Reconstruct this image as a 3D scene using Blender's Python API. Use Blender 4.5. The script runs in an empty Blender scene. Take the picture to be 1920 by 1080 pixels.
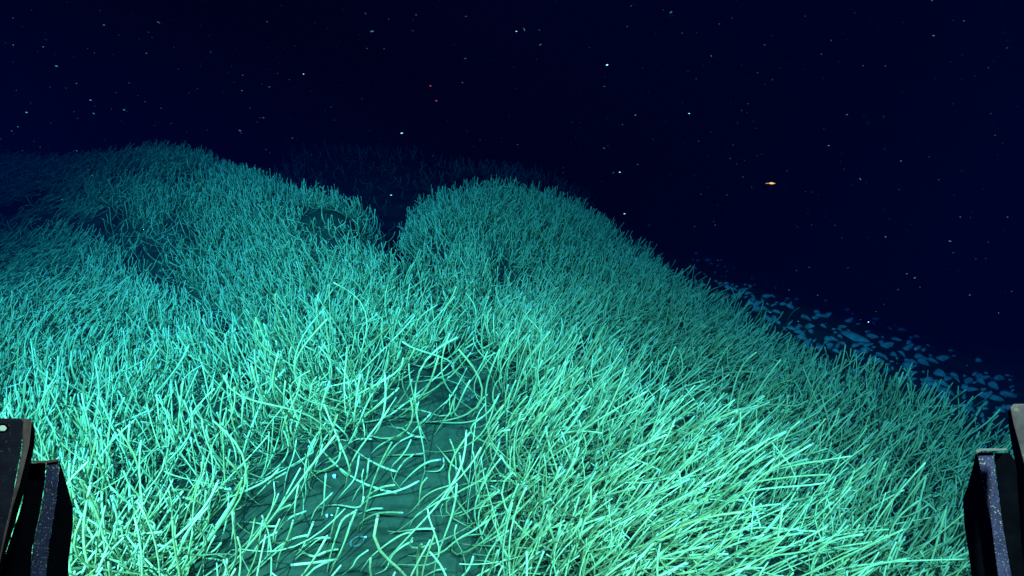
import bpy, bmesh, math, random
import numpy as np
from mathutils import Vector

R = math.radians
sc = bpy.context.scene
col = sc.collection

# ------------------------------------------------------------------ camera
PITCH = R(24.0)
FPX = 1370.0                      # focal length in pixels of a 1920 wide frame
CAM = np.array([0.0, 0.0, 2.0])
cam_d = bpy.data.cameras.new('camera')
cam_d.sensor_width = 36.0
cam_d.lens = FPX / 1920.0 * 36.0
cam_d.clip_start = 0.02
cam_d.clip_end = 500.0
cam = bpy.data.objects.new('camera', cam_d)
cam.location = CAM
cam.rotation_euler = (math.pi / 2 - PITCH, 0, 0)
col.objects.link(cam)
sc.camera = cam

# ------------------------------------------------------------------ world: deep navy water far from any lamp
world = bpy.data.worlds.new('World')
sc.world = world
world.use_nodes = True
bg = world.node_tree.nodes['Background']
bg.inputs['Color'].default_value = (0.0, 0.002, 1.0, 1)
bg.inputs['Strength'].default_value = 0.056

# ------------------------------------------------------------------ the vehicle's own lamps (the only light down here)
def spot(name, loc, target, power, deg, blend, color=(1, 1, 1), size=0.05):
    d = bpy.data.lights.new(name, 'SPOT')
    d.energy = power
    d.spot_size = R(deg)
    d.spot_blend = blend
    d.color = color
    d.shadow_soft_size = size
    o = bpy.data.objects.new(name, d)
    o.location = loc
    v = Vector(target) - Vector(loc)
    o.rotation_euler = v.to_track_quat('-Z', 'Y').to_euler()
    col.objects.link(o)
    return o

LAMP = (1.0, 1.0, 0.61)
spot('left_vehicle_lamp', (-1.55, 0.1, 2.9), (-1.50, 2.75, 0.1), 3300, 62, 1.0, LAMP)
spot('right_vehicle_lamp', (1.45, 0.0, 2.85), (0.34, 2.05, 0.0), 1800, 42, 1.0, LAMP)
spot('wide_vehicle_lamp', (0.5, -0.1, 3.1), (0.75, 3.7, 0.35), 1080, 112, 1.0, LAMP)

sc.view_settings.view_transform = 'Standard'
sc.view_settings.look = 'None'
sc.view_settings.exposure = 0.0
sc.view_settings.gamma = 1.0
sc.view_settings.use_curve_mapping = False
sc.cycles.max_bounces = 4
sc.cycles.diffuse_bounces = 2
sc.cycles.volume_bounces = 0
sc.cycles.use_denoising = True
sc.cycles.denoiser = 'OPENIMAGEDENOISE'

rng = np.random.default_rng(7)

# ------------------------------------------------------------------ helpers
FWD = np.array([0, math.cos(PITCH), -math.sin(PITCH)])
U_ = np.array([0, math.sin(PITCH), math.cos(PITCH)])
R_ = np.array([1.0, 0, 0])

def ray(px, py):
    return FWD + R_ * ((px - 960) / FPX) - U_ * ((py - 540) / FPX)

def at(px, py, Y):                # the point seen at a place of the photo, Y metres ahead
    r = ray(px, py)
    return CAM + r * (Y / r[1])

def at_depth(px, py, d):
    return CAM + ray(px, py) * d

def project(p):                   # (...,3) -> px, py, depth
    q = p - CAM
    d = q @ FWD
    d = np.where(np.abs(d) < 1e-6, 1e-6, d)
    return 960 + FPX * (q @ R_) / d, 540 - FPX * (q @ U_) / d, d

def tag(o, label=None, cat=None, group=None, kind=None):
    if label: o['label'] = label
    if cat: o['category'] = cat
    if group: o['group'] = group
    if kind: o['kind'] = kind
    return o

def empty(name, loc):
    o = bpy.data.objects.new(name, None)
    o.location = loc
    o.empty_display_size = 0.03
    col.objects.link(o)
    return o

def mesh_object(name, verts, faces, mat, parent=None, smooth=True, attr=None):
    me = bpy.data.meshes.new(name)
    me.from_pydata([tuple(v) for v in verts], [], [tuple(f) for f in faces])
    if smooth:
        me.polygons.foreach_set('use_smooth', [True] * len(me.polygons))
    if attr is not None:
        a = me.attributes.new('Col', 'FLOAT_COLOR', 'POINT')
        a.data.foreach_set('color', np.asarray(attr, dtype=np.float32).ravel())
    me.materials.append(mat)
    me.update()
    o = bpy.data.objects.new(name, me)
    if parent is not None: o.parent = parent
    col.objects.link(o)
    return o

def quads_object(name, V, Q, mat, attr=None):       # fast route for big quad meshes
    me = bpy.data.meshes.new(name)
    me.vertices.add(len(V))
    me.vertices.foreach_set('co', V.astype(np.float32).ravel())
    me.loops.add(Q.size)
    me.loops.foreach_set('vertex_index', Q.astype(np.int32).ravel())
    me.polygons.add(len(Q))
    me.polygons.foreach_set('loop_start', np.arange(0, Q.size, 4, dtype=np.int32))
    me.polygons.foreach_set('loop_total', np.full(len(Q), 4, dtype=np.int32))
    me.polygons.foreach_set('use_smooth', np.ones(len(Q), dtype=bool))
    me.update(calc_edges=True)
    if attr is not None:
        a = me.attributes.new('Col', 'FLOAT_COLOR', 'POINT')
        a.data.foreach_set('color', attr.astype(np.float32).ravel())
    me.materials.append(mat)
    o = bpy.data.objects.new(name, me)
    col.objects.link(o)
    return o

def new_mat(name):
    m = bpy.data.materials.new(name)
    m.use_nodes = True
    nt = m.node_tree
    b = nt.nodes['Principled BSDF']
    return m, nt, b

def N(nt, kind, **kw):
    n = nt.nodes.new(kind)
    for k, v in kw.items(): setattr(n, k, v)
    return n

def noise(nt, scale, detail=4, rough=0.55, vec=None):
    n = N(nt, 'ShaderNodeTexNoise')
    n.inputs['Scale'].default_value = scale
    n.inputs['Detail'].default_value = detail
    n.inputs['Roughness'].default_value = rough
    if vec is not None: nt.links.new(vec, n.inputs['Vector'])
    return n

def ramp(nt, src, stops):
    r = N(nt, 'ShaderNodeValToRGB')
    e = r.color_ramp.elements
    while len(e) < len(stops): e.new(0.5)
    for k, (p, c) in enumerate(stops):
        e[k].position = p
        e[k].color = (*c, 1)
    nt.links.new(src, r.inputs['Fac'])
    return r

def mix(nt, fac, a, b, blend='MIX'):
    m = N(nt, 'ShaderNodeMix', data_type='RGBA', blend_type=blend)
    for sock, v in ((m.inputs[0], fac), (m.inputs[6], a), (m.inputs[7], b)):
        if isinstance(v, (int, float)): sock.default_value = v
        elif isinstance(v, tuple): sock.default_value = (*v, 1)
        else: nt.links.new(v, sock)
    return m.outputs[2]

def bump(nt, b, src, strength, dist):
    n = N(nt, 'ShaderNodeBump')
    n.inputs['Strength'].default_value = strength
    n.inputs['Distance'].default_value = dist
    nt.links.new(src, n.inputs['Height'])
    nt.links.new(n.outputs[0], b.inputs['Normal'])

# ------------------------------------------------------------------ materials
def tube_material():
    m, nt, b = new_mat('chitin_tube')
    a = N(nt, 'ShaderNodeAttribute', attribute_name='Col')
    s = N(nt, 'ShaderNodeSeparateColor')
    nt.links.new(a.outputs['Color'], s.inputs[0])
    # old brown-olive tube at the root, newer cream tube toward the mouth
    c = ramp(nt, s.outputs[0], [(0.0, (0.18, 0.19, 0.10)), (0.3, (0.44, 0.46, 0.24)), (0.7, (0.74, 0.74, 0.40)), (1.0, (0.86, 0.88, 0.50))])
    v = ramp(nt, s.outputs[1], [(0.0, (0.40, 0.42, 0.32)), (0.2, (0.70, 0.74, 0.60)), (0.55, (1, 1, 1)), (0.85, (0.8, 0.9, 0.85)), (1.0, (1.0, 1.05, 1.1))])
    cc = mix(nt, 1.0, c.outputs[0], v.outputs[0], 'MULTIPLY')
    geo = N(nt, 'ShaderNodeNewGeometry')
    n1 = noise(nt, 55, 3, 0.6, geo.outputs['Position'])
    r1 = ramp(nt, n1.outputs[0], [(0.36, (0.55, 0.58, 0.42)), (0.56, (1, 1, 1))])
    cc = mix(nt, 0.55, cc, r1.outputs[0], 'MULTIPLY')
    # translucent grey-blue plume at the very tip (only on the dense thicket, B channel)
    cc = mix(nt, s.outputs[2], cc, (0.50, 0.58, 0.44))
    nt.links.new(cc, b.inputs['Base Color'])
    b.inputs['Roughness'].default_value = 0.5
    b.inputs['Specular IOR Level'].default_value = 0.25
    bump(nt, b, n1.outputs[0], 0.4, 0.003)
    return m

def simple_material(name, colr, rough=0.6, spec=0.3, nscale=None, dark=0.6, bmp=0.3, bd=0.004, metal=0.0):
    m, nt, b = new_mat(name)
    b.inputs['Roughness'].default_value = rough
    b.inputs['Specular IOR Level'].default_value = spec
    b.inputs['Metallic'].default_value = metal
    if nscale:
        geo = N(nt, 'ShaderNodeNewGeometry')
        n = noise(nt, nscale, 5, 0.6, geo.outputs['Position'])
        r = ramp(nt, n.outputs[0], [(0.3, tuple(x * dark for x in colr)), (0.65, colr)])
        nt.links.new(r.outputs[0], b.inputs['Base Color'])
        bump(nt, b, n.outputs[0], bmp, bd)
    else:
        b.inputs['Base Color'].default_value = (*colr, 1)
    return m

def mud_material():
    m, nt, b = new_mat('seabed_mud')
    geo = N(nt, 'ShaderNodeNewGeometry')
    n1 = noise(nt, 2.2, 5, 0.6, geo.outputs['Position'])
    n2 = noise(nt, 26, 6, 0.65, geo.outputs['Position'])
    mp = N(nt, 'ShaderNodeMapping')
    mp.inputs['Rotation'].default_value = (0, 0, R(14))
    mp.inputs['Scale'].default_value = (2.2, 11, 5)
    nt.links.new(geo.outputs['Position'], mp.inputs['Vector'])
    n3 = noise(nt, 1.0, 3, 0.5, mp.outputs[0])
    c = ramp(nt, n1.outputs[0], [(0.3, (0.046, 0.061, 0.037)), (0.7, (0.072, 0.091, 0.056))])
    r2 = ramp(nt, n2.outputs[0], [(0.3, (0.62, 0.62, 0.6)), (0.55, (1, 1, 1)), (0.8, (1.15, 1.2, 1.1))])
    cc = mix(nt, 0.8, c.outputs[0], r2.outputs[0], 'MULTIPLY')
    r3 = ramp(nt, n3.outputs[0], [(0.37, (0.45, 0.45, 0.5)), (0.46, (1, 1, 1))])  # streaky ripple marks, the worms' shadows painted into the mud colour
    cc = mix(nt, 0.7, cc, r3.outputs[0], 'MULTIPLY')
    nt.links.new(cc, b.inputs['Base Color'])
    b.inputs['Roughness'].default_value = 0.95
    b.inputs['Specular IOR Level'].default_value = 0.05
    mm = N(nt, 'ShaderNodeMath', operation='ADD')
    nt.links.new(n2.outputs[0], mm.inputs[0]); nt.links.new(n3.outputs[0], mm.inputs[1])
    bump(nt, b, mm.outputs[0], 0.5, 0.015)
    return m

def frame_material(name, base, chip, lo=0.60, hi=0.66, sc_=420):
    m, nt, b = new_mat(name)
    geo = N(nt, 'ShaderNodeNewGeometry')
    n = noise(nt, sc_, 3, 0.7, geo.outputs['Position'])
    n2 = noise(nt, 60, 5, 0.6, geo.outputs['Position'])
    r2 = ramp(nt, n2.outputs[0], [(0.3, tuple(x * 0.45 for x in base)), (0.7, base)])
    f = ramp(nt, n.outputs[0], [(lo, (0, 0, 0)), (hi, (1, 1, 1))])
    cc = mix(nt, f.outputs[0], r2.outputs[0], chip)
    nt.links.new(cc, b.inputs['Base Color'])
    b.inputs['Roughness'].default_value = 0.55
    b.inputs['Specular IOR Level'].default_value = 0.08
    bump(nt, b, n.outputs[0], 0.5, 0.001)
    return m

M_tube = tube_material()
M_plume = simple_material('worm_plume', (0.46, 0.52, 0.42), 0.5, 0.3, 300, 0.4)
M_mud = mud_material()
M_shell = simple_material('clam_shell', (0.58, 0.62, 0.54), 0.6, 0.3, 30, 0.5)
M_flake = simple_material('white_flake', (0.85, 0.88, 0.88), 0.6, 0.3, 120, 0.8)
M_snow = simple_material('marine_snow', (0.45, 0.5, 0.55), 0.8, 0.1)
M_rock = simple_material('carbonate_rock', (0.20, 0.22, 0.14), 0.9, 0.1, 38, 0.35, 0.9, 0.02)

# ------------------------------------------------------------------ the seabed surface
# control points: photo place of what is seen, distance ahead, height of the worms standing on it
CP = [
    (960, 1080, 1.95, 0), (500, 1080, 1.95, 0), (0, 1080, 1.9, .12), (1400, 1080, 1.9, .15), (1900, 1080, 1.9, .2),
    (850, 930, 2.28, 0), (600, 930, 2.28, 0), (250, 900, 2.4, .2), (1250, 900, 2.35, .15), (1600, 900, 2.35, .25), (1850, 930, 2.3, .25),
    (850, 780, 2.7, 0), (450, 740, 2.9, .25), (100, 740, 3.0, .25), (1150, 740, 2.85, .18), (1450, 760, 2.85, .25), (1750, 780, 2.8, .25),
    (830, 650, 3.25, .03), (500, 600, 3.5, .25), (100, 560, 3.8, .25), (1100, 600, 3.45, .2), (1400, 640, 3.35, .22),
    (760, 520, 4.1, .05), (450, 480, 4.3, .22), (100, 440, 4.6, .22), (1000, 500, 4.1, .2), (1200, 520, 3.95, .22),
    (745, 440, 4.9, .05), (640, 348, 4.65, .18), (590, 342, 4.8, .17), (500, 322, 5.3, .19), (350, 272, 6.0, .17), (150, 285, 6.2, .13), (-150, 278, 6.3, .1), (-250, 420, 5.0, .2),
    (775, 378, 5.4, .17), (850, 385, 5.7, .24), (1000, 380, 5.6, .28), (1070, 380, 5.3, .22), (1130, 412, 4.85, .20), (1280, 500, 4.25, .25), (1430, 610, 3.75, .27),
    (1640, 695, 3.25, .32), (1830, 790, 2.95, .32), (2050, 900, 2.75, .3), (930, 386, 5.7, .31),
]
pts = []
for px, py, Y, h in CP:
    p = at(px, py, Y)
    pts.append((p[0], p[1], p[2] - h))
# the slope falls away behind the ridge line into the clam field and the dark
for px, py, Y in [(1450, 590, 4.6), (1600, 610, 5.2), (1600, 685, 4.1), (1750, 700, 4.4), (1900, 720, 4.6), (1900, 800, 3.6), (2200, 800, 4.2),
                  (1300, 520, 5.8), (1150, 450, 7.5), (750, 330, 8.5), (650, 310, 8.8), (540, 300, 9.0), (1000, 330, 9.0), (1250, 470, 8.6),
                  (1500, 590, 6.6), (1800, 660, 6.0), (2200, 700, 6.0)]:
    p = at(px, py, Y); pts.append(tuple(p))
for px, py, Y in [(640, 350, 5.5), (560, 320, 6.1), (450, 300, 6.9), (745, 400, 5.6), (850, 345, 7.0), (1000, 370, 6.8), (1110, 430, 5.7)]:
    p = at(px, py, Y); pts.append((p[0], p[1], p[2] - .75))
for x, y, z in [(-6, 9, -.7), (-3, 9, -.55), (0, 9.5, -.7), (3, 9, -1.6), (6, 8, -2.6), (-6, 14, -3), (0, 14, -4), (6, 13, -5.5), (-5, 1, .3), (-5, 4, .45), (5, 1, -.5),
                (6, 4, -1.7), (0, 0, 0), (-3, 0, .1), (3, 0, 0), (0, -3, 0), (-5, -3, .2), (5, -3, -.4)]:
    pts.append((x, y, z))
pts = np.array(pts)
def tps(r2): return np.where(r2 > 1e-12, 0.5 * r2 * np.log(np.maximum(r2, 1e-12)), 0)
n_ = len(pts)
K = tps(((pts[:, None, :2] - pts[None, :, :2]) ** 2).sum(-1)) + np.eye(n_) * 0.02
Pm = np.c_[np.ones(n_), pts[:, :2]]
A = np.block([[K, Pm], [Pm.T, np.zeros((3, 3))]])
W = np.linalg.solve(A, np.r_[pts[:, 2], 0, 0, 0])

# smooth value noise for lumps
_g = rng.random((64, 64))
def vnoise(x, y, s):
    x = x * s + 100; y = y * s + 100
    xi = np.floor(x).astype(int); yi = np.floor(y).astype(int)
    fx = x - xi; fy = y - yi
    fx = fx * fx * (3 - 2 * fx); fy = fy * fy * (3 - 2 * fy)
    a = _g[xi % 64, yi % 64]; b = _g[(xi + 1) % 64, yi % 64]; c = _g[xi % 64, (yi + 1) % 64]; d = _g[(xi + 1) % 64, (yi + 1) % 64]
    return (a * (1 - fx) + b * fx) * (1 - fy) + (c * (1 - fx) + d * fx) * fy - 0.5

FURROWS = [(((-1.02, 6.6), (-.86, 5.3), (-.83, 4.9), (-.53, 3.9), (-.35, 3.3), (-.25, 2.95)), .12, .09),
           (((-1.05, 6.6), (-.88, 5.3), (-.85, 4.5)), .25, .18),
           (((-4.2, 5.2), (-3.1, 4.95), (-2.34, 4.5), (-1.69, 3.7)), .10, .11),
           (((-.2, 4.6), (-.05, 4.2), (.12, 3.95)), .10, .10),
           (((-1.55, 3.05), (-1.25, 2.95), (-.95, 3.15), (-.65, 3.35)), .09, .09)]
def path_dist(x, y, P):
    d = np.full(x.shape, 99.0)
    for (ax, ay), (bx, by) in zip(P[:-1], P[1:]):
        t = np.clip(((x - ax) * (bx - ax) + (y - ay) * (by - ay)) / ((bx - ax) ** 2 + (by - ay) ** 2), 0, 1)
        d = np.minimum(d, np.hypot(x - ax - t * (bx - ax), y - ay - t * (by - ay)))
    return d

def ground(x, y):
    x = np.atleast_1d(np.asarray(x, float)); y = np.atleast_1d(np.asarray(y, float))
    out = np.empty(x.shape)
    xf, yf = x.ravel(), y.ravel()
    cx, cy = np.clip(xf, -6, 6), np.clip(yf, -3, 14)
    z = np.empty(xf.shape)
    for i in range(0, len(xf), 20000):
        s = slice(i, i + 20000)
        r2 = (cx[s, None] - pts[None, :, 0]) ** 2 + (cy[s, None] - pts[None, :, 1]) ** 2
        z[s] = tps(r2) @ W[:n_] + W[n_] + W[n_ + 1] * cx[s] + W[n_ + 2] * cy[s]
    over = np.hypot(xf - cx, yf - cy)
    z -= over * 0.45
    for path, dep_, wid in FURROWS:
        z -= dep_ * np.exp(-(path_dist(xf, yf, path) / wid) ** 2)
    z += vnoise(xf, yf, 1.3) * 0.08 + vnoise(xf, yf, 4.1) * 0.025
    return np.maximum(z, -22).reshape(out.shape)

def grid_axis(lo, hi, fine_lo, fine_hi, fine, coarse):
    return np.concatenate([np.arange(lo, fine_lo, coarse), np.arange(fine_lo, fine_hi, fine), np.arange(fine_hi, hi + .1, coarse)])
gx = grid_axis(-300, 300, -7, 7, 0.05, 8.0)
gy = grid_axis(-40, 320, -1, 15, 0.05, 8.0)
GX, GY = np.meshgrid(gx, gy)
GZ = ground(GX, GY)
V = np.stack([GX, GY, GZ], -1).reshape(-1, 3)
nx, ny = len(gx), len(gy)
I = np.arange(nx * ny).reshape(ny, nx)
Q = np.stack([I[:-1, :-1], I[:-1, 1:], I[1:, 1:], I[1:, :-1]], -1).reshape(-1, 4)
tag(quads_object('seabed', V, Q, M_mud), kind='structure')

def on_ground(px, py, h=0.0):     # the seabed point (raised by h) seen at a photo place
    r = ray(px, py)
    lo, hi = 1.0, 14.0
    ts = np.linspace(lo, hi, 400)
    P = CAM + r * ts[:, None]
    below = P[:, 2] < ground(P[:, 0], P[:, 1]) + h
    k = int(np.argmax(below)) if below.any() else len(ts) - 1
    t = ts[k]
    if k > 0:
        a, b_ = ts[k - 1], ts[k]
        for _ in range(12):
            m_ = (a + b_) / 2; p = CAM + r * m_
            if p[2] < ground(p[0], p[1])[0] + h: b_ = m_
            else: a = m_
        t = b_
    return CAM + r * t

# ------------------------------------------------------------------ the tubeworm thicket
# how the worms lean across the slope: photo place, lean angle (0 = right, 90 = up), length in metres
LEAN = np.array([
    (0, 300, 10, .30), (150, 330, 15, .30), (250, 300, 30, .28), (100, 430, 35, .32), (50, 550, 35, .38), (50, 700, 60, .42), (250, 500, 62, .36),
    (340, 290, 60, .25), (330, 400, 110, .30), (500, 400, 80, .28), (620, 400, 82, .30), (720, 430, 115, .32), (460, 700, 93, .46),
    (250, 750, 86, .46), (150, 950, 82, .46), (520, 650, 96, .46), (600, 600, 80, .40), (600, 760, 85, .46), (420, 850, 86, .46), (760, 600, 45, .40),
    (700, 500, 60, .34), (800, 420, 108, .36), (900, 430, 85, .34), (1000, 420, 72, .32), (1150, 480, 62, .32), (900, 520, 80, .32), (1000, 620, 72, .34),
    (1200, 600, 52, .34), (1350, 650, 55, .34), (1000, 720, 48, .38), (1150, 760, 42, .38), (1300, 780, 48, .36), (1450, 780, 58, .36), (1600, 740, 92, .36),
    (1600, 860, 86, .38), (1720, 860, 50, .34), (1750, 1000, 62, .34), (1500, 920, 60, .36), (1300, 930, 38, .40), (1150, 970, 48, .42), (1050, 920, 58, .42),
    (1250, 1060, 28, .42), (1400, 1060, 26, .42), (1600, 1040, 66, .36), (950, 780, 48, .40), (300, 1080, 74, .5), (100, 1200, 74, .5), (1300, 1250, 30, .4),
], float)
BARE = np.array([(280, 1350), (300, 1180), (330, 1060), (375, 980), (415, 920), (520, 850), (600, 820), (660, 815), (720, 830), (790, 770), (810, 700), (860, 690), (900, 705),
                 (915, 770), (930, 830), (945, 900), (905, 960), (900, 1020), (930, 1120), (980, 1350)], float)
def in_poly(x, y, P):
    c = np.zeros(x.shape, bool)
    j = len(P) - 1
    for i in range(len(P)):
        xi, yi = P[i]; xj, yj = P[j]
        hit = ((yi > y) != (yj > y)) & (x < (xj - xi) * (y - yi) / (yj - yi + 1e-9) + xi)
        c ^= hit; j = i
    return c
HOLES = [(748, 400, 24, 45), (752, 470, 18, 22), (390, 600, 55, 14), (690, 640, 60, 13), (780, 560, 25, 6), (820, 630, 30, 6), (810, 685, 55, 16),
         (930, 505, 22, 18), (1000, 520, 25, 12), (860, 560, 14, 5), (340, 410, 25, 6), (300, 455, 25, 5), (390, 740, 42, 12), (370, 800, 40, 14),
         (1040, 1060, 50, 20), (480, 760, 30, 12), (700, 700, 40, 14), (230, 420, 20, 5), (900, 610, 30, 12), (620, 560, 40, 10), (560, 690, 25, 10), (250, 660, 40, 10), (150, 620, 40, 8),
         (300, 860, 45, 14), (210, 930, 35, 14), (1000, 860, 30, 20), (1130, 880, 40, 12), (1290, 880, 45, 10), (1180, 700, 40, 10), (1080, 620, 35, 9), (1420, 870, 40, 10), (1050, 760, 30, 14), (520, 560, 35, 8)]

def make_worms(rx, ry, seed, S=14):
    """centre lines (n,S,3), radii (n,S), per worm random for roots at rx, ry"""
    g = np.random.default_rng(seed)
    rz = ground(rx, ry) - 0.01
    n = len(rx)
    root = np.stack([rx, ry, rz], 1)
    px, py, dep = project(root)
    w = np.exp(-(((px[:, None] - LEAN[None, :, 0]) / 95) ** 2 + ((py[:, None] - 40 - LEAN[None, :, 1]) / 75) ** 2) / 2) + 1e-9 / (1 + ((px[:, None] - LEAN[None, :, 0]) ** 2 + (py[:, None] - LEAN[None, :, 1]) ** 2) / 1e4)
    ws = w.sum(1)
    ang = np.radians((w @ LEAN[:, 2]) / ws)
    ang = np.arctan2(np.sin(ang) / .8, np.cos(ang))       # seen from above, height is foreshortened
    L = (w @ LEAN[:, 3]) / ws
    # tufts: neighbouring worms share their wander
    tx = vnoise(rx + 9, ry + 3, 3.3); ty = vnoise(rx + 31, ry + 17, 3.3); tx2 = vnoise(rx + 5, ry + 60, 9.0); ty2 = vnoise(rx + 80, ry + 7, 9.0)
    ang = ang + (tx * 0.75 + tx2 * 0.3 + g.normal(0, .07, n)) * np.where(rx > .1, .6, 1)
    stray = g.random(n) < 0.07
    ang = np.where(stray, ang + g.normal(0, .8, n), ang)
    vary = np.where(ry > 4.2, .35, 1.0)
    L = L * (1 + 0.45 * vary * vnoise(rx + 50, ry, 2.1)) * (1 + vary * g.uniform(-.4, .3, n)) * np.interp(ry, [2.6, 3.4, 4.6], [1.25, .86, .68])
    L = np.where(g.random(n) < .12, L * .5, L)
    dy = (ty * 0.75 + ty2 * 0.3 + g.normal(0, .07, n)) * np.where(rx > .1, .6, 1) - 0.05
    end = np.stack([np.cos(ang), dy, np.sin(ang)], 1)
    end[:, 2] = np.maximum(end[:, 2], 0.12)
    end /= np.linalg.norm(end, axis=1)[:, None]
    az = g.uniform(0, 2 * np.pi, n)
    start = np.stack([np.cos(az) * .7 + tx * 1.2 + np.cos(ang) * .6, np.sin(az) * .6 + ty * 1.0, g.uniform(.05, .6, n)], 1)
    start /= np.linalg.norm(start, axis=1)[:, None]
    t = np.linspace(0, 1, S)
    k = g.uniform(.7, 1.6, n)[:, None]
    f = 1 - (1 - t[None, :]) ** k
    f = f * f * (3 - 2 * f)
    T = start[:, None, :] * (1 - f)[..., None] + end[:, None, :] * f[..., None]
    # curl
    for _ in range(2):
        ph = g.uniform(0, 6.28, (n, 1)); fr = g.uniform(2.5, 6.5, (n, 1)); am = g.normal(0, .46, (n, 1)) * (1 + stray[:, None])
        ax = g.normal(0, 1, (n, 1, 3)); ax[..., 2] *= .4
        T = T + ax * (np.sin(t[None] * fr + ph) * am)[..., None]
    T /= np.linalg.norm(T, axis=2)[..., None]
    step = (L / (S - 1))[:, None, None]
    C = root[:, None, :] + np.concatenate([np.zeros((n, 1, 3)), np.cumsum(T[:, :-1] * step, 1)], 1)
    # keep above the mud
    gz = ground(C[..., 0], C[..., 1])
    C[..., 2] = np.maximum(C[..., 2], gz + 0.004 * np.minimum(t * 4, 1)[None])
    r = np.where(rx < 0, .0033, .0029) * np.interp(ry, [2.8, 4.5], [1, .76]) * g.uniform(.62, 1.3, n)
    rad = r[:, None] * (0.66 + 0.34 * np.minimum(t * 1.5, 1))[None]
    return C, rad, g.random(n)

def tubes(C, rad, rnd, K, plume):
    n, S, _ = C.shape
    T = np.gradient(C, axis=1)
    T /= np.linalg.norm(T, axis=2)[..., None] + 1e-12
    ref = np.array([0.31, 0.94, 0.12]); ref = ref / np.linalg.norm(ref)
    A = np.cross(T, ref); A /= np.linalg.norm(A, axis=2)[..., None] + 1e-9
    B = np.cross(T, A)
    # close the mouth with a short rounded cap
    C2 = np.concatenate([C, C[:, -1:] + T[:, -1:] * rad[:, -1:, None] * 0.9], 1)
    R2 = np.concatenate([rad, rad[:, -1:] * 0.05], 1)
    A = np.concatenate([A, A[:, -1:]], 1); B = np.concatenate([B, B[:, -1:]], 1)
    S2 = S + 1
    th = np.arange(K) * 2 * np.pi / K
    V = C2[:, :, None, :] + R2[:, :, None, None] * (A[:, :, None, :] * np.cos(th)[None, None, :, None] + B[:, :, None, :] * np.sin(th)[None, None, :, None])
    base = (np.arange(n) * S2 * K)[:, None, None]
    i = np.arange(S2 - 1)[None, :, None] * K
    k = np.arange(K)[None, None, :]; k2 = (k + 1) % K
    Q = np.stack([base + i + k, base + i + k2, base + i + K + k2, base + i + K + k], -1).reshape(-1, 4)
    tt = np.concatenate([np.linspace(0, 1, S), [1.0]])
    at_ = np.zeros((n, S2, K, 4)); at_[..., 0] = tt[None, :, None]; at_[..., 1] = rnd[:, None, None]; at_[..., 3] = 1
    at_[:, -2:, :, 2] = plume[:, None, None]
    return V.reshape(-1, 3), Q, at_.reshape(-1, 4)

# scatter roots over the slope, thinning with distance and out of view
def scatter(x0, x1, y0, y1, per_m2, seed):
    g = np.random.default_rng(seed)
    n = int((x1 - x0) * (y1 - y0) * per_m2)
    x = g.uniform(x0, x1, n); y = g.uniform(y0, y1, n)
    z = ground(x, y)
    P = np.stack([x, y, z + .1], 1)
    px, py, d = project(P)
    ok = (d > .3) & (px > -260) & (px < 2180) & (py < 1400)
    # roots' place in the photo, on the mud itself
    px, py, d = project(np.stack([x, y, z], 1))
    keep = np.ones(n)
    keep = np.where(in_poly(px, py, BARE), 0.085, keep)
    near = np.min(np.stack([np.hypot((px - bx), (py - by)) for bx, by in BARE]), 0)
    keep = np.where((near < 26) & (keep > .06), .35, keep)
    keep = np.where((px > 440) & (px < 940) & (py > 820) & (keep > .06), keep * .7, keep)
    for hx, hy, a, b in HOLES:
        keep = np.where(((px - hx) / a) ** 2 + ((py - hy - 38) / (b + 30)) ** 2 < 1 + 2 * vnoise(x, y, 9.0), keep * .10, keep)
    for path, dep_, wid in FURROWS:
        keep *= 1 - .85 * np.exp(-(path_dist(x, y, path) / wid) ** 2 * 1.5)
    # natural gaps between tufts
    gap = vnoise(x + 3, y + 11, 5.0) + .4 * vnoise(x + 70, y + 1, 11.0) + .7 * vnoise(x + 21, y + 40, 2.2)
    keep *= np.clip(1.0 + gap * 2.8, .03, 1)
    # where the thicket ends: the ridge line and beyond it the clam field
    rid = np.interp(x, [-6, -3.0, -1.8, -1.15, -.8, -.55, 0, .2, .59, 1.07, 1.49, 1.83, 2.14, 2.6, 3.4], [7.2, 6.5, 5.6, 4.95, 5.0, 6.1, 6.1, 5.8, 4.85, 4.30, 3.75, 3.30, 3.0, 2.8, 2.7])
    edge = y - rid - vnoise(x, y, 2.0) * .3
    keep *= np.where(edge > 0, np.where(x > .9, np.clip(.05 - edge * .05, 0.0, 1), np.clip(.35 - edge * .10, .06, 1)), 1)
    ok &= g.random(n) < keep
    return x[ok], y[ok]

x1, y1 = scatter(-4.5, 4.0, .6, 3.2, 1500, 21)
x2, y2 = scatter(-5.5, 4.2, 3.2, 5.2, 2800, 22)
x3, y3 = scatter(-6.5, 5.0, 5.2, 9.5, 1900, 23)
Cn, Rn, Un = make_worms(x1, y1, 31, 14)
Cm, Rm, Um = make_worms(x2, y2, 32, 11)
Cf, Rf, Uf = make_worms(x3, y3, 33, 9)
print('worms', len(x1), len(x2), len(x3))

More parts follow.
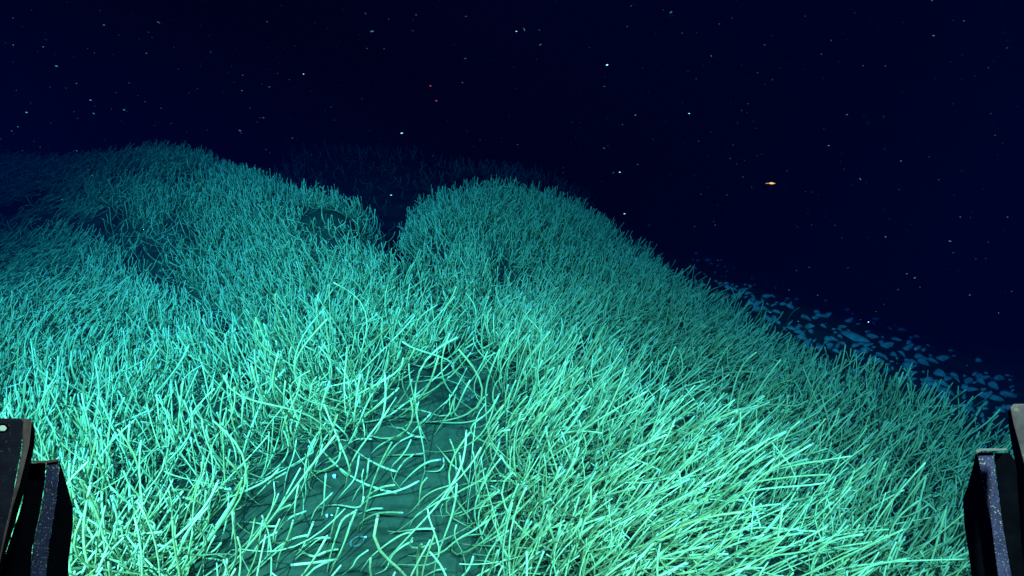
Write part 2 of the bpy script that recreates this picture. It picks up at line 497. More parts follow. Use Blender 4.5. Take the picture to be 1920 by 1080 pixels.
# ---- worms that lie one by one over the bare mud, root first
def zoomA(L): return [(560 + x / 3, 720 + y / 3) for x, y in L]
def zoomB(L): return [(400 + x / 3.8575, 800 + y / 3.8575) for x, y in L]
LONE = [zoomA(l) for l in [
    [(330,830),(350,780),(420,735),(500,722),(575,724)], [(500,828),(560,832),(620,822),(690,815),(762,814)],
    [(620,808),(660,740),(740,690),(810,650),(885,630)], [(595,745),(650,700),(700,640),(760,600),(850,570)],
    [(750,742),(850,740),(940,712),(1040,690),(1120,665),(1200,650)], [(890,772),(960,785),(1040,775),(1090,745),(1180,720),(1260,690)],
    [(860,575),(885,540),(885,470),(880,390),(855,320)], [(930,710),(945,660),(960,540),(975,400),(985,290),(1005,180),(1050,110)],
    [(1020,690),(1000,620),(995,520),(990,430),(980,380)], [(970,600),(950,540),(920,480),(905,400)],
    [(770,340),(820,400),(860,450),(890,475)], [(870,325),(940,295),(1060,292),(1200,290),(1330,278),(1470,265)],
    [(700,490),(780,490),(815,460),(815,425)], [(570,575),(600,540),(640,500),(690,460),(740,435),(788,427)],
    [(355,670),(400,620),(470,580),(540,568)], [(350,690),(400,640),(470,620),(540,605),(600,585),(665,552)],
    [(330,735),(380,715),(420,702),(465,700)], [(345,1060),(400,980),(470,920),(540,870),(600,840),(640,835)],
    [(430,1070),(490,1040),(530,960),(590,910),(640,885)], [(640,880),(690,920),(740,950),(800,945),(860,905),(940,855),(1020,845)],
    [(610,965),(700,970),(790,955),(840,920),(900,870),(990,820),(1060,770),(1110,735)], [(245,1075),(300,1030),(330,980),(390,935)],
    [(180,1030),(230,960),(260,880),(280,820),(320,720)], [(0,965),(60,915),(120,870),(170,865)],
    [(0,930),(60,960),(110,970),(160,940),(220,930)], [(160,1060),(170,1000),(190,920),(220,830),(250,760),(320,715)],
    [(270,345),(330,310),(410,310)], [(275,215),(370,215),(450,200),(520,170),(600,110),(680,60)],
    [(730,335),(690,260),(665,180),(668,110)], [(810,760),(800,700),(840,620),(870,580)],
    [(670,710),(680,640),(690,570),(715,535)], [(350,700),(365,600),(355,530),(365,480)],
    [(300,660),(330,600),(380,530),(390,460),(395,430)], [(700,1085),(770,1050),(818,1042)],
    [(1015,950),(1040,900),(1090,870),(1150,830)], [(980,990),(1080,1000),(1140,1020),(1200,1060)],
    [(990,910),(1030,850),(1060,780),(1100,720)], [(870,580),(950,560),(1040,548),(1150,545),(1280,550)],
    [(1020,500),(1070,440),(1120,390),(1190,350),(1250,300)], [(1040,540),(1080,460),(1110,390),(1130,325)],
    [(1000,330),(1050,280),(1110,210),(1180,130)], [(965,200),(990,160),(1030,90),(1060,60)],
    [(45,540),(45,430),(60,360),(100,290),(150,220)], [(460,470),(500,400),(560,330),(640,290)],
    [(400,400),(450,350),(520,310),(575,290)], [(530,560),(550,500),(590,440),(640,400)],
    [(430,410),(540,400),(620,398),(690,392)], [(865,210),(850,130),(850,60)],
    [(690,240),(740,190),(770,150),(840,90),(890,20)], [(420,210),(410,120),(400,50),(410,0)],
    [(135,740),(140,660),(150,580),(150,520)], [(610,310),(660,250),(720,190),(740,170)],
    [(760,290),(820,200),(850,160),(870,90)], [(275,350),(340,390),(400,430),(480,470),(540,490)],
    [(200,670),(260,600),(310,540),(330,470),(340,400)], [(505,240),(580,250),(640,290),(700,300)],
]] + [zoomB(l) for l in [
    [(260,1075),(330,1000),(420,910),(500,850),(590,805),(680,785)], [(0,1055),(60,1060),(120,1035),(190,970),(240,880),(280,770),(300,655)],
    [(210,970),(270,930),(330,850),(390,800),(460,765)], [(440,860),(460,770),(510,700),(570,650),(660,615)],
    [(450,1040),(480,920),(540,800),(575,690)], [(390,720),(440,640),(500,540),(560,430),(630,300)],
    [(510,480),(530,350),(580,210),(600,100)], [(240,550),(320,490),(410,400),(520,335)],
    [(230,550),(245,450),(240,340)], [(110,600),(170,600),(230,560)],
    [(10,930),(40,880),(80,740),(105,620),(110,480)], [(650,570),(670,470),(660,330),(680,220),(740,90)],
    [(370,780),(400,700),(470,610),(560,565)], [(700,690),(740,600),(800,540),(855,485)],
    [(780,650),(800,560),(805,450),(815,350)], [(670,390),(740,340),(830,300),(900,250),(920,170),(900,60)],
    [(580,910),(650,870),(720,820),(790,800),(840,805)], [(820,860),(850,780),(870,700),(900,600)],
    [(200,690),(260,690),(330,700),(400,720),(460,720)], [(125,860),(140,770),(150,690),(148,620)],
    [(640,310),(720,320),(800,320),(870,280)], [(590,960),(650,915),(700,935),(740,935),(810,905)],
    [(390,950),(400,860),(405,790)], [(840,1075),(870,1000),(920,900),(970,780),(990,700)],
    [(590,940),(640,880),(680,800),(720,700)], [(720,350),(735,290),(770,200),(790,130)],
]]
def resample(P, S):
    P = np.array(P, float)
    # Catmull-Rom through the points
    E = np.vstack([2 * P[0] - P[1], P, 2 * P[-1] - P[-2]])
    out = []
    for i in range(len(P) - 1):
        a, b, c, d = E[i:i + 4]
        for t in np.linspace(0, 1, 9)[:-1]:
            out.append(.5 * (2 * b + (c - a) * t + (2 * a - 5 * b + 4 * c - d) * t * t + (3 * b - a - 3 * c + d) * t ** 3))
    out.append(P[-1]); out = np.array(out)
    s = np.r_[0, np.cumsum(np.hypot(*np.diff(out, axis=0).T))]
    u = np.linspace(0, s[-1], S)
    return np.stack([np.interp(u, s, out[:, 0]), np.interp(u, s, out[:, 1])], 1), s[-1]
g = np.random.default_rng(5)
lone_C, lone_R = [], []
for l in LONE:
    q, ln = resample(l, 14)
    up = abs(q[-1][1] - q[0][1]) / (ln + 1)
    H = (0.03 + 0.13 * up) * min(1, ln / 90)
    ts = np.linspace(0, 1, 14)
    C = np.array([on_ground(a, b, 0.004 + H * (t ** 1.3)) for (a, b), t in zip(q, ts)])
    r = .0033 * g.uniform(.75, 1.3)
    lone_C.append(C); lone_R.append(r * (0.5 + 0.5 * np.minimum(ts * 1.5, 1)))
lone_C = np.array(lone_C); lone_R = np.array(lone_R)

# ---- which worms show largest: a coarse depth test of all the centre lines
def visible_size(sets):
    W_, H_ = 960, 540
    zb = np.full(W_ * H_, 1e9)
    rec = []
    for si, (C, Rr) in enumerate(sets):
        S = C.shape[1]; m = 5
        u = np.linspace(0, S - 1.001, (S - 1) * m)
        i = u.astype(int); f = (u - i)[None, :, None]
        D = C[:, i] * (1 - f) + C[:, i + 1] * f
        px, py, d = project(D)
        inside = (px >= 0) & (px < 1920) & (py >= 0) & (py < 1080) & (d > .1)
        idx = (np.clip(py / 2, 0, H_ - 1).astype(int) * W_ + np.clip(px / 2, 0, W_ - 1).astype(int))
        for dx in (-1, 0, 1):
            np.minimum.at(zb, np.clip(idx + dx, 0, W_ * H_ - 1)[inside], d[inside])
        Ls = np.linalg.norm(np.diff(C, axis=1), axis=2).sum(1)[:, None] / len(u)
        rec.append((idx, d, inside, Ls * Rr[:, i] / d ** 2))
    return [((zb[idx] > d - .012) & ins) @ np.ones(1) * 0 if False else (((zb[idx] > d - .012) & ins) * a).sum(1) for idx, d, ins, a in rec]
vs = visible_size([(Cn, Rn), (lone_C, lone_R), (Cm, Rm), (Cf, Rf)])
n_lone = len(lone_C)
order = np.argsort(-vs[0])
pick = order[:300 - n_lone]
rest = order[300 - n_lone:]

plume_n = (np.random.default_rng(3).random(len(Cn)) < .55).astype(float)
Vs, Qs, As = [], [], []; off = 0
for C, Rr, Un_, K_, pl in ((Cn[rest], Rn[rest], Un[rest], 6, plume_n[rest]), (Cm, Rm, Um, 5, (Um * 7 % 1 < .5) * .8), (Cf, Rf, Uf, 4, Uf * 0)):
    v, q, a_ = tubes(C, Rr, Un_, K_, pl)
    Vs.append(v); Qs.append(q + off); As.append(a_); off += len(v)
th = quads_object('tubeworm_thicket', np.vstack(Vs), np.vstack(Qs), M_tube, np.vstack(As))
tag(th, 'dense thicket of thin pale tubeworms covering the whole seabed slope', 'tubeworms', kind='stuff')

def plume_mesh(tip, tan, r, parent, seed):
    g = random.Random(seed)
    t = Vector(tan).normalized(); a = t.orthogonal().normalized(); b = t.cross(a)
    K_ = 8; rings = [(0.0, .80), (.5, 1.05), (1.3, 1.35), (2.2, 1.15), (2.9, .55), (3.1, .08)]
    V, F = [], []
    for i, (h, s) in enumerate(rings):
        for k in range(K_):
            th_ = 2 * math.pi * k / K_
            s2 = s * (1 + (.22 if k % 2 else -.18) * (1 if 1 < i < 5 else 0))
            V.append(Vector(tip) + t * (h * r) + (a * math.cos(th_) + b * math.sin(th_)) * (s2 * r))
    for i in range(len(rings) - 1):
        for k in range(K_):
            F.append((i * K_ + k, i * K_ + (k + 1) % K_, (i + 1) * K_ + (k + 1) % K_, (i + 1) * K_ + k))
    return mesh_object('plume', V, F, M_plume, parent)

def worm_label(C, lone, ln):
    px, py, d = project(C)
    tx, ty, bx, by = px[-1], py[-1], px[0], py[0]
    a = math.degrees(math.atan2(by - ty, tx - bx))
    mid = ((px[6] - (bx + tx) / 2) * (by - ty) + (py[6] - (by + ty) / 2) * (tx - bx)) / (math.hypot(tx - bx, by - ty) + 1)
    lean = ('pointing right' if a < 20 else 'leaning far right' if a < 45 else 'leaning right' if a < 72 else 'standing upright' if a < 105 else 'leaning left' if a < 150 else 'pointing left')
    if a < -15: lean = 'drooping downward'
    shape = 'arched' if mid < -9 else 'sagging' if mid > 9 else 'straight' if abs(mid) < 3 else 'gently curved'
    if 72 <= a < 105 and shape in ('arched', 'sagging'): shape = 'bowed'
    size = 'long' if ln > 150 else 'short' if ln < 85 else 'medium'
    return size, shape, lean, tx, ty

def place_phrase(x, y, lone):
    if lone:
        if y > 1000: return 'over bare mud at the bottom edge'
        if y > 930: return 'over the lower bare mud'
        if y > 860: return 'over the middle bare mud'
        if y > 800: return 'over the upper bare mud'
        return 'above the bare mud in the dark gully'
    row = ('bottom edge' if y > 1010 else 'low' if y > 900 else 'halfway down' if y > 800 else 'higher up')
    zone = ('beside the left metal skid' if x < 230 else 'in the bright left thicket' if x < 360 else 'in the upright left tufts' if x < 470 else 'left rim of bare mud' if x < 620
            else 'over the bare mud' if x < 880 else 'right rim of bare mud' if x < 1010 else 'in tangle right of mud' if x < 1200
            else 'in the bright swept tangle' if x < 1400 else 'in the teal right thicket' if x < 1620 else 'beside the right metal skid')
    return zone + ', ' + row

items = []
for k in range(n_lone): items.append((lone_C[k], lone_R[k], (k * .37) % 1, True))
for k in pick: items.append((Cn[k], Rn[k], Un[k], False))
labels = {}
keys = []
for C, Rr, u_, lone in items:
    px, py, d = project(C)
    ln = float(np.hypot(np.diff(px), np.diff(py)).sum())
    size, shape, lean, tx, ty = worm_label(C, lone, ln)
    txt = f'{size} {shape} tubeworm {lean} {place_phrase(tx, ty, lone)}'
    labels.setdefault(txt, []).append((tx, len(keys)))
    keys.append(txt)
final = list(keys)
for txt, lst in labels.items():
    lst.sort()
    m = len(lst)
    if m == 2: names = ['left of two: ', 'right of two: ']
    elif m == 3: names = ['leftmost: ', 'middle one: ', 'rightmost: ']
    else:
        half = ['leftmost: ', 'second from left: ', 'third from left: ', 'fourth from left: ', 'fifth from left: ', 'sixth from left: ', 'seventh from left: ', 'eighth from left: ']
        names = (half[:m - 1] + ['rightmost: ']) if 4 <= m <= 9 else [''] * m
    for (x_, i_), nm in zip(lst, names): final[i_] = nm + txt
for i, (C, Rr, u_, lone) in enumerate(items):
    base = C[0]
    e = empty('tubeworm', base)
    tag(e, ' '.join(final[i].split()[:16]), 'tubeworm', 'tubeworms standing on the near seabed')
    Cl = (C - base)[None]
    v, q, a_ = tubes(Cl, Rr[None], np.array([u_]), 8, np.zeros(1))
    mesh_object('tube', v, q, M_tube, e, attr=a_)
    if (i * 7) % 10 < 6:
        tn = Cl[0, -1] - Cl[0, -2]
        plume_mesh(Cl[0, -1] + tn / np.linalg.norm(tn) * Rr[-1] * .3, tn, Rr[-1] * .85, e, i)

# ------------------------------------------------------------------ shells and rock on the mud
def blob(seed, sx, sy, sz, rough, seg=12, rings=8):
    g = np.random.default_rng(seed)
    V, F = [], []
    ph = g.uniform(0, 6.28, 6)
    for i in range(rings + 1):
        a = math.pi * i / rings
        for k in range(seg):
            b = 2 * math.pi * k / seg
            d = np.array([math.sin(a) * math.cos(b), math.sin(a) * math.sin(b), math.cos(a)])
            s = 1 + rough * (math.sin(3 * d[0] + ph[0]) * math.cos(2.3 * d[1] + ph[1]) + .6 * math.sin(5 * d[2] + 4 * d[0] + ph[2]) + .35 * math.sin(11 * d[1] + 9 * d[0] + ph[3]))
            V.append(d * s * (sx, sy, sz))
    for i in range(rings):
        for k in range(seg):
            F.append((i * seg + k, (i + 1) * seg + k, (i + 1) * seg + (k + 1) % seg, i * seg + (k + 1) % seg))
    return V, F

def valve_mesh(L, Wd, H, lip=1):           # one elongate clam valve: domed, ribbed, with its beak off centre
    V, F = [], []
    nr, ns = 7, 18
    for i in range(nr + 1):
        f = i / nr
        for k in range(ns):
            a = 2 * math.pi * k / ns
            x = math.cos(a) * (1 + .12 * math.cos(a)); y = math.sin(a) * (1 - .18 * math.cos(a))
            hx = -.22 * (1 - f)
            dome = (1 - f ** 2.2) * (1 + .05 * (i % 2))
            V.append(((x * f + hx) * L / 2, (y * f + .25 * (1 - f)) * Wd / 2, lip * dome * H))
    for i in range(nr):
        for k in range(ns):
            F.append((i * ns + k, i * ns + (k + 1) % ns, (i + 1) * ns + (k + 1) % ns, (i + 1) * ns + k))
    V.append((-.22 * L / 2, .25 * Wd / 2, lip * H * 1.02)); c = len(V) - 1
    for k in range(ns): F.append((c, (k + 1) % ns, k))
    V.append((0, 0, 0)); c = len(V) - 1; b = nr * ns
    for k in range(ns): F.append((c, b + k, b + (k + 1) % ns))
    return V, F

def ground_pt(px, py, h=0.0):
    return on_ground(px, py, h)

# clam shells strewn on the dark slope below the thicket
clam_src = mesh_object('clam_shell', *valve_mesh(.11, .055, .034), M_shell)
clam_mesh = [clam_src.data]
for L_, W_, H_ in ((.125, .050, .036), (.085, .058, .036)):
    V_, F_ = valve_mesh(L_, W_, H_)
    me = bpy.data.meshes.new('clam_shell'); me.from_pydata(V_, [], F_); me.materials.append(M_shell)
    me.polygons.foreach_set('use_smooth', [True] * len(me.polygons)); clam_mesh.append(me)
bpy.data.objects.remove(clam_src)
g = random.Random(11)
HAND = [(1549, 566, 12), (1552, 595, 30), (1588, 583, -60), (1545, 597, 0), (1494, 618, 15), (1498, 628, 0), (1517, 617, 85), (1511, 648, 20), (1535, 654, 25), (1552, 652, 30),
        (1577, 648, -70), (1560, 640, -10), (1617, 645, 0), (1633, 633, -20), (1660, 651, -20), (1704, 646, 40), (1620, 660, 20), (1604, 664, 20), (1675, 670, 10), (1700, 655, -5),
        (1650, 668, 0), (1722, 672, 5), (1730, 682, -5), (1765, 675, 0), (1748, 678, 0), (1760, 705, -10), (1788, 706, -15), (1815, 716, 5), (1806, 728, 10), (1820, 735, -20),
        (1866, 750, -5), (1872, 712, -10), (1860, 726, -15), (1740, 718, 20), (1765, 722, -10), (1816, 760, 15), (1450, 600, 60), (1418, 582, 15), (1432, 583, 20), (1590, 604, 10),
        (1600, 700, -20), (1480, 578, 0), (1513, 600, 10), (1560, 560, 20), (1640, 600, 0), (1690, 620, 10), (1845, 745, 0), (1895, 770, -10), (1888, 742, 5), (1700, 690, -15)]
spots_ = [(x, y, a, 1) for x, y, a in HAND]
tries = 0
while len(spots_) < 215 and tries < 6000:
    tries += 1
    x = g.uniform(1290, 1900)
    ridge_y = np.interp(x, [1290, 1420, 1500, 1650, 1800, 1900], [500, 590, 640, 695, 770, 830])
    up = g.random() ** 1.5 * np.interp(x, [1290, 1450, 1900], [40, 70, 120])
    y = ridge_y - 2 - up
    if min(math.hypot(x - s[0], (y - s[1]) * 1.6) for s in spots_) < 9: continue
    spots_.append((x, y, g.uniform(-40, 40), 0))
clam_pos = {}
for i, (x, y, a, hand) in enumerate(spots_):
    p = ground_pt(x, y, 0.0)
    if p[1] < 3.4: continue
    o = bpy.data.objects.new('clam_shell', clam_mesh[g.randrange(3)])
    o.location = (p[0], p[1], p[2] + .008)
    s = (g.uniform(.7, 1.1) if hand else g.uniform(.3, .75))
    o.scale = (s, s, s)
    o.rotation_euler = (g.uniform(-.8, 1.3), g.uniform(-.7, .7), R(a) * 1.4 + g.uniform(-.4, .4))
    col.objects.link(o)
    reg = ('at the upper end of the shell bed' if x < 1450 else 'in the middle of the shell bed' if x < 1700 else 'at the lower end of the shell bed')
    tag(o, f'small pale clam shell on dark mud {reg}', 'clam shell',
        'clam shells ' + reg)
e = empty('clam_shell', ground_pt(1598, 632, .01))
tag(e, 'largest pale clam shell, gaping open on the dark mud beyond the right ridge', 'clam shell', 'clam shells in the middle of the shell bed')
e.rotation_euler = (R(25), 0, R(-38)); 
mesh_object('valve', *valve_mesh(.22, .075, .03), M_shell, e)
vv = mesh_object('valve', *valve_mesh(.21, .07, .03, -1), M_shell, e); vv.rotation_euler = (R(-28), 0, 0); vv.location = (-.01, .02, -.012)

# broken white shell bits on the bare mud
BITS = [(627, 893, 9, 'white angular shell chip lying on bare mud, largest and topmost of its kind'),
        (429, 921, 12, 'white shell bit caught among upright worms on the left rim of the mud'),
        (613, 967, 5, 'tiny white shell speck, left one of a close pair on the bare mud'),
        (622, 966, 5, 'tiny white shell speck, right one of a close pair on the bare mud'),
        (579, 839, 7, 'faint bluish shell flake on mud above the white chip'),
        (685, 1007, 6, 'thin white curved shell sliver beside the dark empty ring shell'),
        (1057, 888, 10, 'bluish white shell bit lodged in the tangle right of the mud')]
for i, (x, y, s, lb) in enumerate(BITS):
    p = ground_pt(x, y, 0.012)
    d = np.linalg.norm(p - CAM); r = s / FPX * d * .5
    V_, F_ = blob(90 + i, r * 1.1, r * .6, r * .8, .28, 9, 6)
    o = mesh_object('shell_fragment', V_, F_, M_flake, smooth=False); o.location = p
    o.rotation_euler = (g.uniform(0, 3), g.uniform(0, 3), g.uniform(0, 3))
    tag(o, lb, 'shell fragment', 'white shell bits on the near mud')
# hollow ring-shaped shell half sunk in the mud
p = ground_pt(670, 1015, .006)
V_, F_ = [], []
for i in range(20):
    a = 2 * math.pi * i / 20
    for k in range(6):
        b = 2 * math.pi * k / 6
        rr = .020 + .0045 * math.cos(b)
        V_.append((rr * 1.25 * math.cos(a), rr * .8 * math.sin(a), .0045 * math.sin(b) + .006 * math.cos(a)))
for i in range(20):
    for k in range(6): F_.append((i * 6 + k, ((i + 1) % 20) * 6 + k, ((i + 1) % 20) * 6 + (k + 1) % 6, i * 6 + (k + 1) % 6))
o = mesh_object('limpet_shell', V_, F_, simple_material('grey_shell', (.12, .15, .13), .7, .2, 60, .4)); o.location = p; o.rotation_euler = (R(20), 0, R(25))
tag(o, 'grey ring-shaped empty shell half sunk in the lower bare mud', 'limpet shell')

# knobbly carbonate outcrop showing where the gully opens on the mud
p = ground_pt(885, 745, 0.0)
V_, F_ = [], []
gg = np.random.default_rng(4)
for j in range(26):
    v, f = blob(200 + j, *(gg.uniform(.014, .034, 3) * (1, 1, .6)), .16, 10, 7)
    off_ = np.array([gg.normal(0, .045), gg.normal(0, .07), gg.uniform(-.012, .012)])
    b_ = len(V_)
    V_ += [q + off_ for q in v]; F_ += [tuple(b_ + k for k in ff) for ff in f]
o = mesh_object('carbonate_rock', V_, F_, M_rock); o.location = p
tag(o, 'knobbly olive carbonate rock showing through at the mouth of the dark gully', 'rock')

# ------------------------------------------------------------------ drifting specks in the water
SPECK = [(968, 59, 7, 0, 'w', 'cream white'), (753, 250, 9, 0, 'w', 'bright white'), (569, 139, 6, 30, 'w', 'pale green'), (275, 100, 6, -30, 'c', 'blue-green'), (1292, 213, 6, 0, 'w', 'bright round white'),
         (1689, 302, 9, 0, 'c', 'spindle-shaped cyan'), (1138, 122, 8, 25, 'w', 'slanting grey'), (1191, 216, 10, 10, 'c', 'dim elongate grey'), (1150, 324, 8, 60, 'c', 'dull olive'), (1162, 323, 7, 0, 'w', 'small white'),
         (1171, 401, 6, 0, 'w', 'round white'), (1540, 102, 8, -45, 'c', 'greenish double'), (1618, 123, 6, 0, 'c', 'teal'), (1660, 124, 6, 90, 'c', 'tiny upright grey'), (1588, 215, 9, 0, 'c', 'dim teal elongate'),
         (1750, 67, 9, 5, 'c', 'faint blue'), (1888, 90, 8, 35, 'c', 'dim green'), (1858, 213, 7, 0, 'c', 'faint grey'), (297, 42, 12, -30, 'c', 'long blue'), (195, 47, 9, -30, 'c', 'grey slanting'),
         (501, 41, 9, -35, 'c', 'pale blue'), (170, 188, 9, 0, 'c', 'soft round green'), (176, 213, 8, -40, 'c', 'soft grey'), (233, 206, 11, -25, 'c', 'long grey'), (106, 124, 10, -15, 'c', 'thin grey'),
         (50, 211, 10, 0, 'c', 'faint violet'), (395, 98, 5, -30, 'c', 'small violet-grey'), (455, 141, 6, -30, 'c', 'small violet'), (454, 170, 8, -20, 'c', 'pale grey'), (505, 163, 9, 5, 'c', 'arched dim teal'),
         (494, 221, 9, -25, 'c', 'slanting white-grey'), (450, 245, 10, -25, 'c', 'teal-grey'), (548, 259, 8, 10, 'c', 'dim teal'), (688, 91, 7, 0, 'c', 'small teal'), (697, 59, 16, 10, 'c', 'long faint blue'),
         (685, 25, 9, -40, 'c', 'slanting pale'), (780, 28, 8, 0, 'c', 'blue double'), (867, 155, 9, 0, 'c', 'thin pale'), (872, 110, 10, 12, 'c', 'thin bright'), (1013, 84, 14, 25, 'c', 'long dim blue'),
         (1258, 23, 14, 45, 'c', 'steep faint blue'), (811, 292, 6, 0, 'c', 'small white-blue'), (733, 366, 8, -5, 'w', 'white'), (1715, 521, 6, 0, 'w', 'small bright'), (1684, 543, 6, 0, 'c', 'small cyan'),
         (1396, 301, 5, 0, 'c', 'tiny cyan'), (1628, 604, 6, 60, 'w', 'tiny white'), (1760, 337, 4, 0, 'c', 'tiny grey'), (1800, 407, 5, 0, 'c', 'tiny blue-white'), (1889, 407, 6, 20, 'c', 'tiny slanting white')]
def region_phrase(x, y):
    h = 'far left' if x < 260 else 'left' if x < 560 else 'left of centre' if x < 860 else 'centre' if x < 1100 else 'right of centre' if x < 1400 else 'right' if x < 1720 else 'far right'
    v = 'near the top edge' if y < 75 else 'high in the water' if y < 150 else 'in the open water' if y < 260 else 'low above the thicket'
    return f'{v}, {h}'
M_bright = simple_material('bright_flake', (.6, .6, .55), .6, .2)
M_dim = simple_material('dim_flake', (.045, .055, .075), .8, .1)
g = random.Random(77)
def speck(name, x, y, s, a, m, Y, seed):
    p = at(x, y, Y)
    r = s / FPX * Y / FWD[1] * .42
    V_, F_2 = blob(seed, r, r * .45, r * g.uniform(.30, .45), .2, 8, 6)
    o = mesh_object(name, V_, F_2, m)
    o.location = p; o.rotation_euler = (0, -R(a), 0)
    return o
for i, (x, y, s, a, k, lb) in enumerate(SPECK):
    Y = g.uniform(1.3, 2.2)
    o = speck('marine_snow_flake', x, y, s * (.62 if k == 'w' else .5), a, M_bright if k == 'w' else M_dim, Y, 300 + i)
    tag(o, f'{lb} speck drifting {region_phrase(x, y)}', 'marine snow', 'bright specks drifting in the dark water')
# two red laser dots caught by drifting specks
M_red, nt, b = new_mat('laser_red')
b.inputs['Base Color'].default_value = (.3, .01, .03, 1); b.inputs['Emission Color'].default_value = (.8, .01, .05, 1); b.inputs['Emission Strength'].default_value = .9
for x, y, lb in ((807, 161, 'upper'), (818, 189, 'lower')):
    o = speck('laser_dot', x, y, 4, 0, M_red, 1.5, 5)
    tag(o, f'{lb} one of two tiny red laser dots in the dark water', 'laser dot', 'red laser dots')
# orange swimming copepod with its long feeler
M_or = simple_material('orange_body', (.55, .09, .035), .5, .4)
M_or.node_tree.nodes['Principled BSDF'].inputs['Subsurface Weight'].default_value = 0.0
p = at(1446, 344, 1.2)
e = empty('copepod', p)
tag(e, 'tiny orange copepod swimming in the dark water right of the thicket', 'copepod')
V_, F_2 = blob(900, .0046, .0024, .0020, .05, 12, 9)
mesh_object('body', V_, F_2, M_or, e)
def thin(parent, name, P, r0, r1, mat):
    P = np.array(P, float)[None]; rr = np.linspace(r0, r1, P.shape[1])[None]
    v, q, _ = tubes(P, rr, np.array([.5]), 6, np.zeros(1))
    return mesh_object(name, v, q, mat, parent)
thin(e, 'antenna', [(-.004, 0, 0), (-.006, 0, .0003), (-.008, 0, .0002), (-.0095, 0, 0)], .0004, .00025, M_or)
thin(e, 'tail', [(.0042, 0, 0), (.0055, 0, -.0002), (.0068, 0, -.0001)], .0010, .0003, M_or)

# the countless finer specks: one object
g = np.random.default_rng(55)
Vs, Fs = [], []; base_ = 0
oct_ = np.array([(1, 0, 0), (-1, 0, 0), (0, 1, 0), (0, -1, 0), (0, 0, 1), (0, 0, -1)], float)
of = [(0, 2, 4), (2, 1, 4), (1, 3, 4), (3, 0, 4), (2, 0, 5), (1, 2, 5), (3, 1, 5), (0, 3, 5)]
for j in range(9000):
    Y = 1.1 + 4.4 * g.random() ** .8
    x = g.uniform(-1, 1) * Y * .95; z = g.uniform(-.75, 1.0) * Y * .55 + 2.0 - Y * .32
    if z < ground(x, Y)[0] + .45: continue
    r = g.lognormal(-7.5, .38)
    a = g.normal(0, .5); ca, sa = math.cos(a), math.sin(a)
    el = g.uniform(1.0, 4.2)
    v = oct_ * (r * el, r * .8, r * .7)
    v = np.stack([v[:, 0] * ca - v[:, 2] * sa, v[:, 1], v[:, 0] * sa + v[:, 2] * ca], 1) + (x, Y, z)
    Vs += v.tolist(); Fs += [tuple(base_ + k for k in f) for f in of]; base_ += 6
tag(mesh_object('marine_snow', Vs, Fs, M_dim), 'countless fine faint specks drifting through the dark water', 'marine snow', kind='stuff')

# ------------------------------------------------------------------ the vehicle's two front skids
def prism(poly, d0, th, back=None, bevel=0.0012):   # polygon seen face-on at depth d0, given real thickness away from the lens side
    F3 = [at_depth(x, y, d) for (x, y), d in zip(poly, d0 if isinstance(d0, (list, tuple)) else [d0] * len(poly))]
    ctr = sum(F3) / len(F3) - CAM; ctr /= np.linalg.norm(ctr)
    off_ = (np.array(back) if back is not None else ctr) * th
    n = len(F3)
    V_ = F3 + [q + off_ for q in F3]
    Fc = [tuple(range(n)), tuple(range(2 * n - 1, n - 1, -1))] + [(i, n + i, n + (i + 1) % n, (i + 1) % n) for i in range(n)]
    bm = bmesh.new()
    vs_ = [bm.verts.new(tuple(q)) for q in V_]
    for f in Fc: bm.faces.new([vs_[k] for k in f])
    bmesh.ops.recalc_face_normals(bm, faces=bm.faces)
    if bevel:
        bmesh.ops.bevel(bm, geom=list(bm.edges), offset=bevel, segments=2, affect='EDGES', profile=.6)
    V2 = [tuple(v.co) for v in bm.verts]; bm.verts.index_update()
    F2 = [tuple(v.index for v in f.verts) for f in bm.faces]
    bm.free()
    return V2, F2
def part(name, parent, poly, d, th, mat, back=None, bevel=0.0012):
    V_, Fc = prism(poly, d, th, back, bevel)
    loc = np.array(parent.location)
    return mesh_object(name, [np.array(v) - loc for v in V_], Fc, mat, parent, smooth=False)
M_frame = frame_material('black_frame_paint', (.020, .015, .030), (.05, .05, .045), .62, .70, 300)
M_edge = frame_material('worn_brown_edge', (.17, .09, .10), (.18, .13, .11), .6, .75, 90)
M_flange = frame_material('chipped_flange', (.035, .028, .085), (.26, .24, .15), .60, .66, 560)
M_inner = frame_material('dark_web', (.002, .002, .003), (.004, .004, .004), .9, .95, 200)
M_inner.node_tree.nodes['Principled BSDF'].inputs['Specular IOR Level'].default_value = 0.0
M_bolt = simple_material('white_bolt', (.8, .8, .8), .4, .5)

e = empty('vehicle_skid', at_depth(0, 1100, .62))
tag(e, 'black metal vehicle skid with brown worn edge at the lower left', 'vehicle skid', 'vehicle skids framing the view')
part('plate', e, [(-60, 784), (38, 784), (44, 790), (40, 840), (26, 920), (8, 1000), (-12, 1100), (-60, 1100)], .56, .012, M_frame)
part('edge_strip', e, [(41, 784), (55, 785), (60, 791), (55, 835), (38, 905), (20, 965), (2, 1030), (-12, 1100), (-14, 1100), (8, 1000), (26, 920), (42, 840)], .562, .012, M_edge)
part('plate_side', e, [(56, 788), (61, 792), (66, 806), (64, 838), (50, 905), (30, 975), (10, 1040), (-5, 1100), (-12, 1100), (2, 1030), (20, 965), (38, 905), (55, 835)], .575, .02, M_inner)
part('web', e, [(54, 868), (86, 868), (84, 905), (74, 965), (60, 1030), (56, 1100), (-20, 1100), (10, 1040), (40, 950)], .66, .02, M_inner)
part('flange', e, [(87, 868), (109, 864), (111, 885), (104, 950), (92, 1020), (84, 1100), (54, 1100), (62, 1020), (76, 960), (85, 905)], .64, .012, M_flange)
part('flange_cap', e, [(56, 863), (84, 864), (111, 860), (111, 865), (86, 869), (56, 867)], .637, .03, M_edge, bevel=.0006)
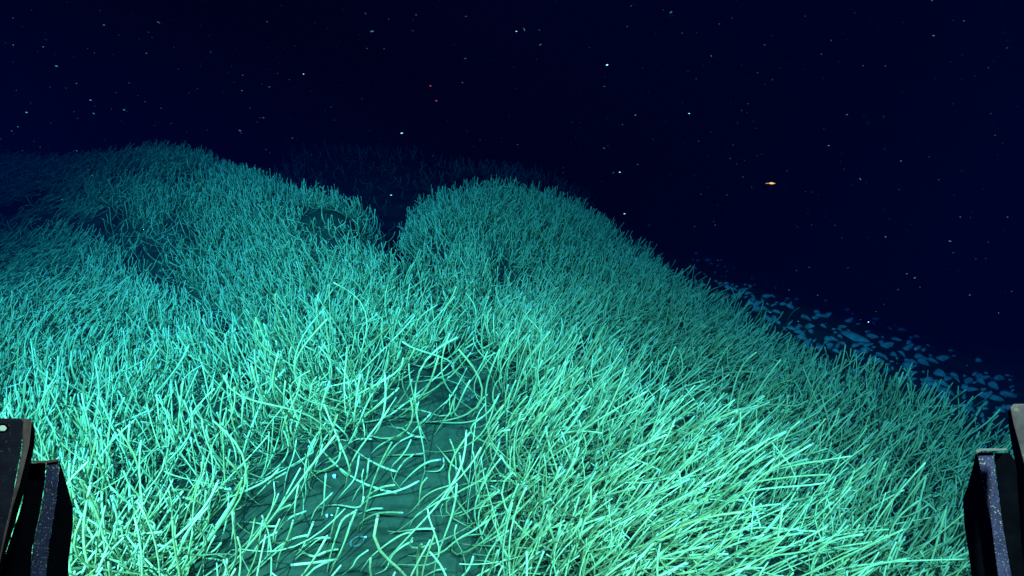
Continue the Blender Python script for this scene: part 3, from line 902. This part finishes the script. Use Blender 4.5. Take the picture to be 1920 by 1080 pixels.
part('outer_side', e, [(111, 862), (118, 882), (130, 925), (137, 952), (137, 985), (129, 1050), (127, 1100), (84, 1100), (92, 1020), (104, 950), (111, 885)], .655, .03, M_inner)
hx, hy = 5, 803
part('bolt', e, [(hx + 8 * math.cos(a * math.pi / 3), hy + 6 * math.sin(a * math.pi / 3)) for a in range(6)], .558, .006, M_bolt, bevel=.0004)
part('bolt_hole', e, [(hx + 12 * math.cos(a * math.pi / 8), hy - 1 + 8 * math.sin(a * math.pi / 8)) for a in range(16)], .5592, .0015, M_inner, bevel=0)

e = empty('vehicle_skid', at_depth(1900, 1100, .62))
tag(e, 'black chipped metal vehicle skid with pale cap edge at the lower right', 'vehicle skid', 'vehicle skids framing the view')
part('plate', e, [(1894, 764), (1900, 757), (1980, 756), (1980, 1100), (1960, 1100), (1925, 890), (1911, 835), (1900, 795)], .56, .012, frame_material('worn_plate', (.06, .042, .055), (.12, .10, .09), .6, .75, 90))
part('plate_side', e, [(1890, 768), (1894, 764), (1900, 795), (1911, 835), (1925, 890), (1960, 1100), (1920, 1100), (1906, 880), (1896, 830), (1891, 800)], .575, .02, M_inner)
part('web', e, [(1864, 849), (1893, 849), (1908, 870), (1922, 1100), (1898, 1100), (1880, 985), (1868, 890)], .66, .02, M_inner)
part('flange', e, [(1832, 849), (1862, 847), (1867, 890), (1880, 985), (1900, 1100), (1874, 1100), (1859, 985), (1843, 905)], .64, .012, M_flange)
part('flange_cap', e, [(1829, 845), (1836, 841), (1889, 841), (1889, 845), (1840, 846), (1832, 850)], .634, .03, simple_material('bare_metal_edge', (.09, .085, .10), .5, .5, 200, .6), bevel=.0005)
part('outer_side', e, [(1829, 850), (1824, 876), (1813, 915), (1805, 935), (1808, 985), (1818, 1050), (1824, 1100), (1874, 1100), (1859, 985), (1843, 905), (1833, 852)], .655, .03, M_inner)

# ------------------------------------------------------------------ the sea water itself
bpy.ops.mesh.primitive_cube_add(size=1)
hz = bpy.context.active_object
hz.name = 'haze'
hz.data.name = 'haze'
hz.dimensions = (640, 400, 28)
hz.location = (0, 145, 4.0 - 14)
hm = bpy.data.materials.new('sea_water'); hm.use_nodes = True
nt = hm.node_tree
for n in list(nt.nodes): nt.nodes.remove(n)
out = nt.nodes.new('ShaderNodeOutputMaterial')
pv = nt.nodes.new('ShaderNodeVolumePrincipled')
pv.inputs['Color'].default_value = (0.0, 0.0005, 0.0075, 1)
pv.inputs['Absorption Color'].default_value = (0.016, 0.52, 0.90, 1)
pv.inputs['Density'].default_value = 0.5
nt.links.new(pv.outputs[0], out.inputs['Volume'])
hz.data.materials.append(hm)
tag(hz, kind='stuff')
hz['label'] = 'deep blue sea water filling the whole view'
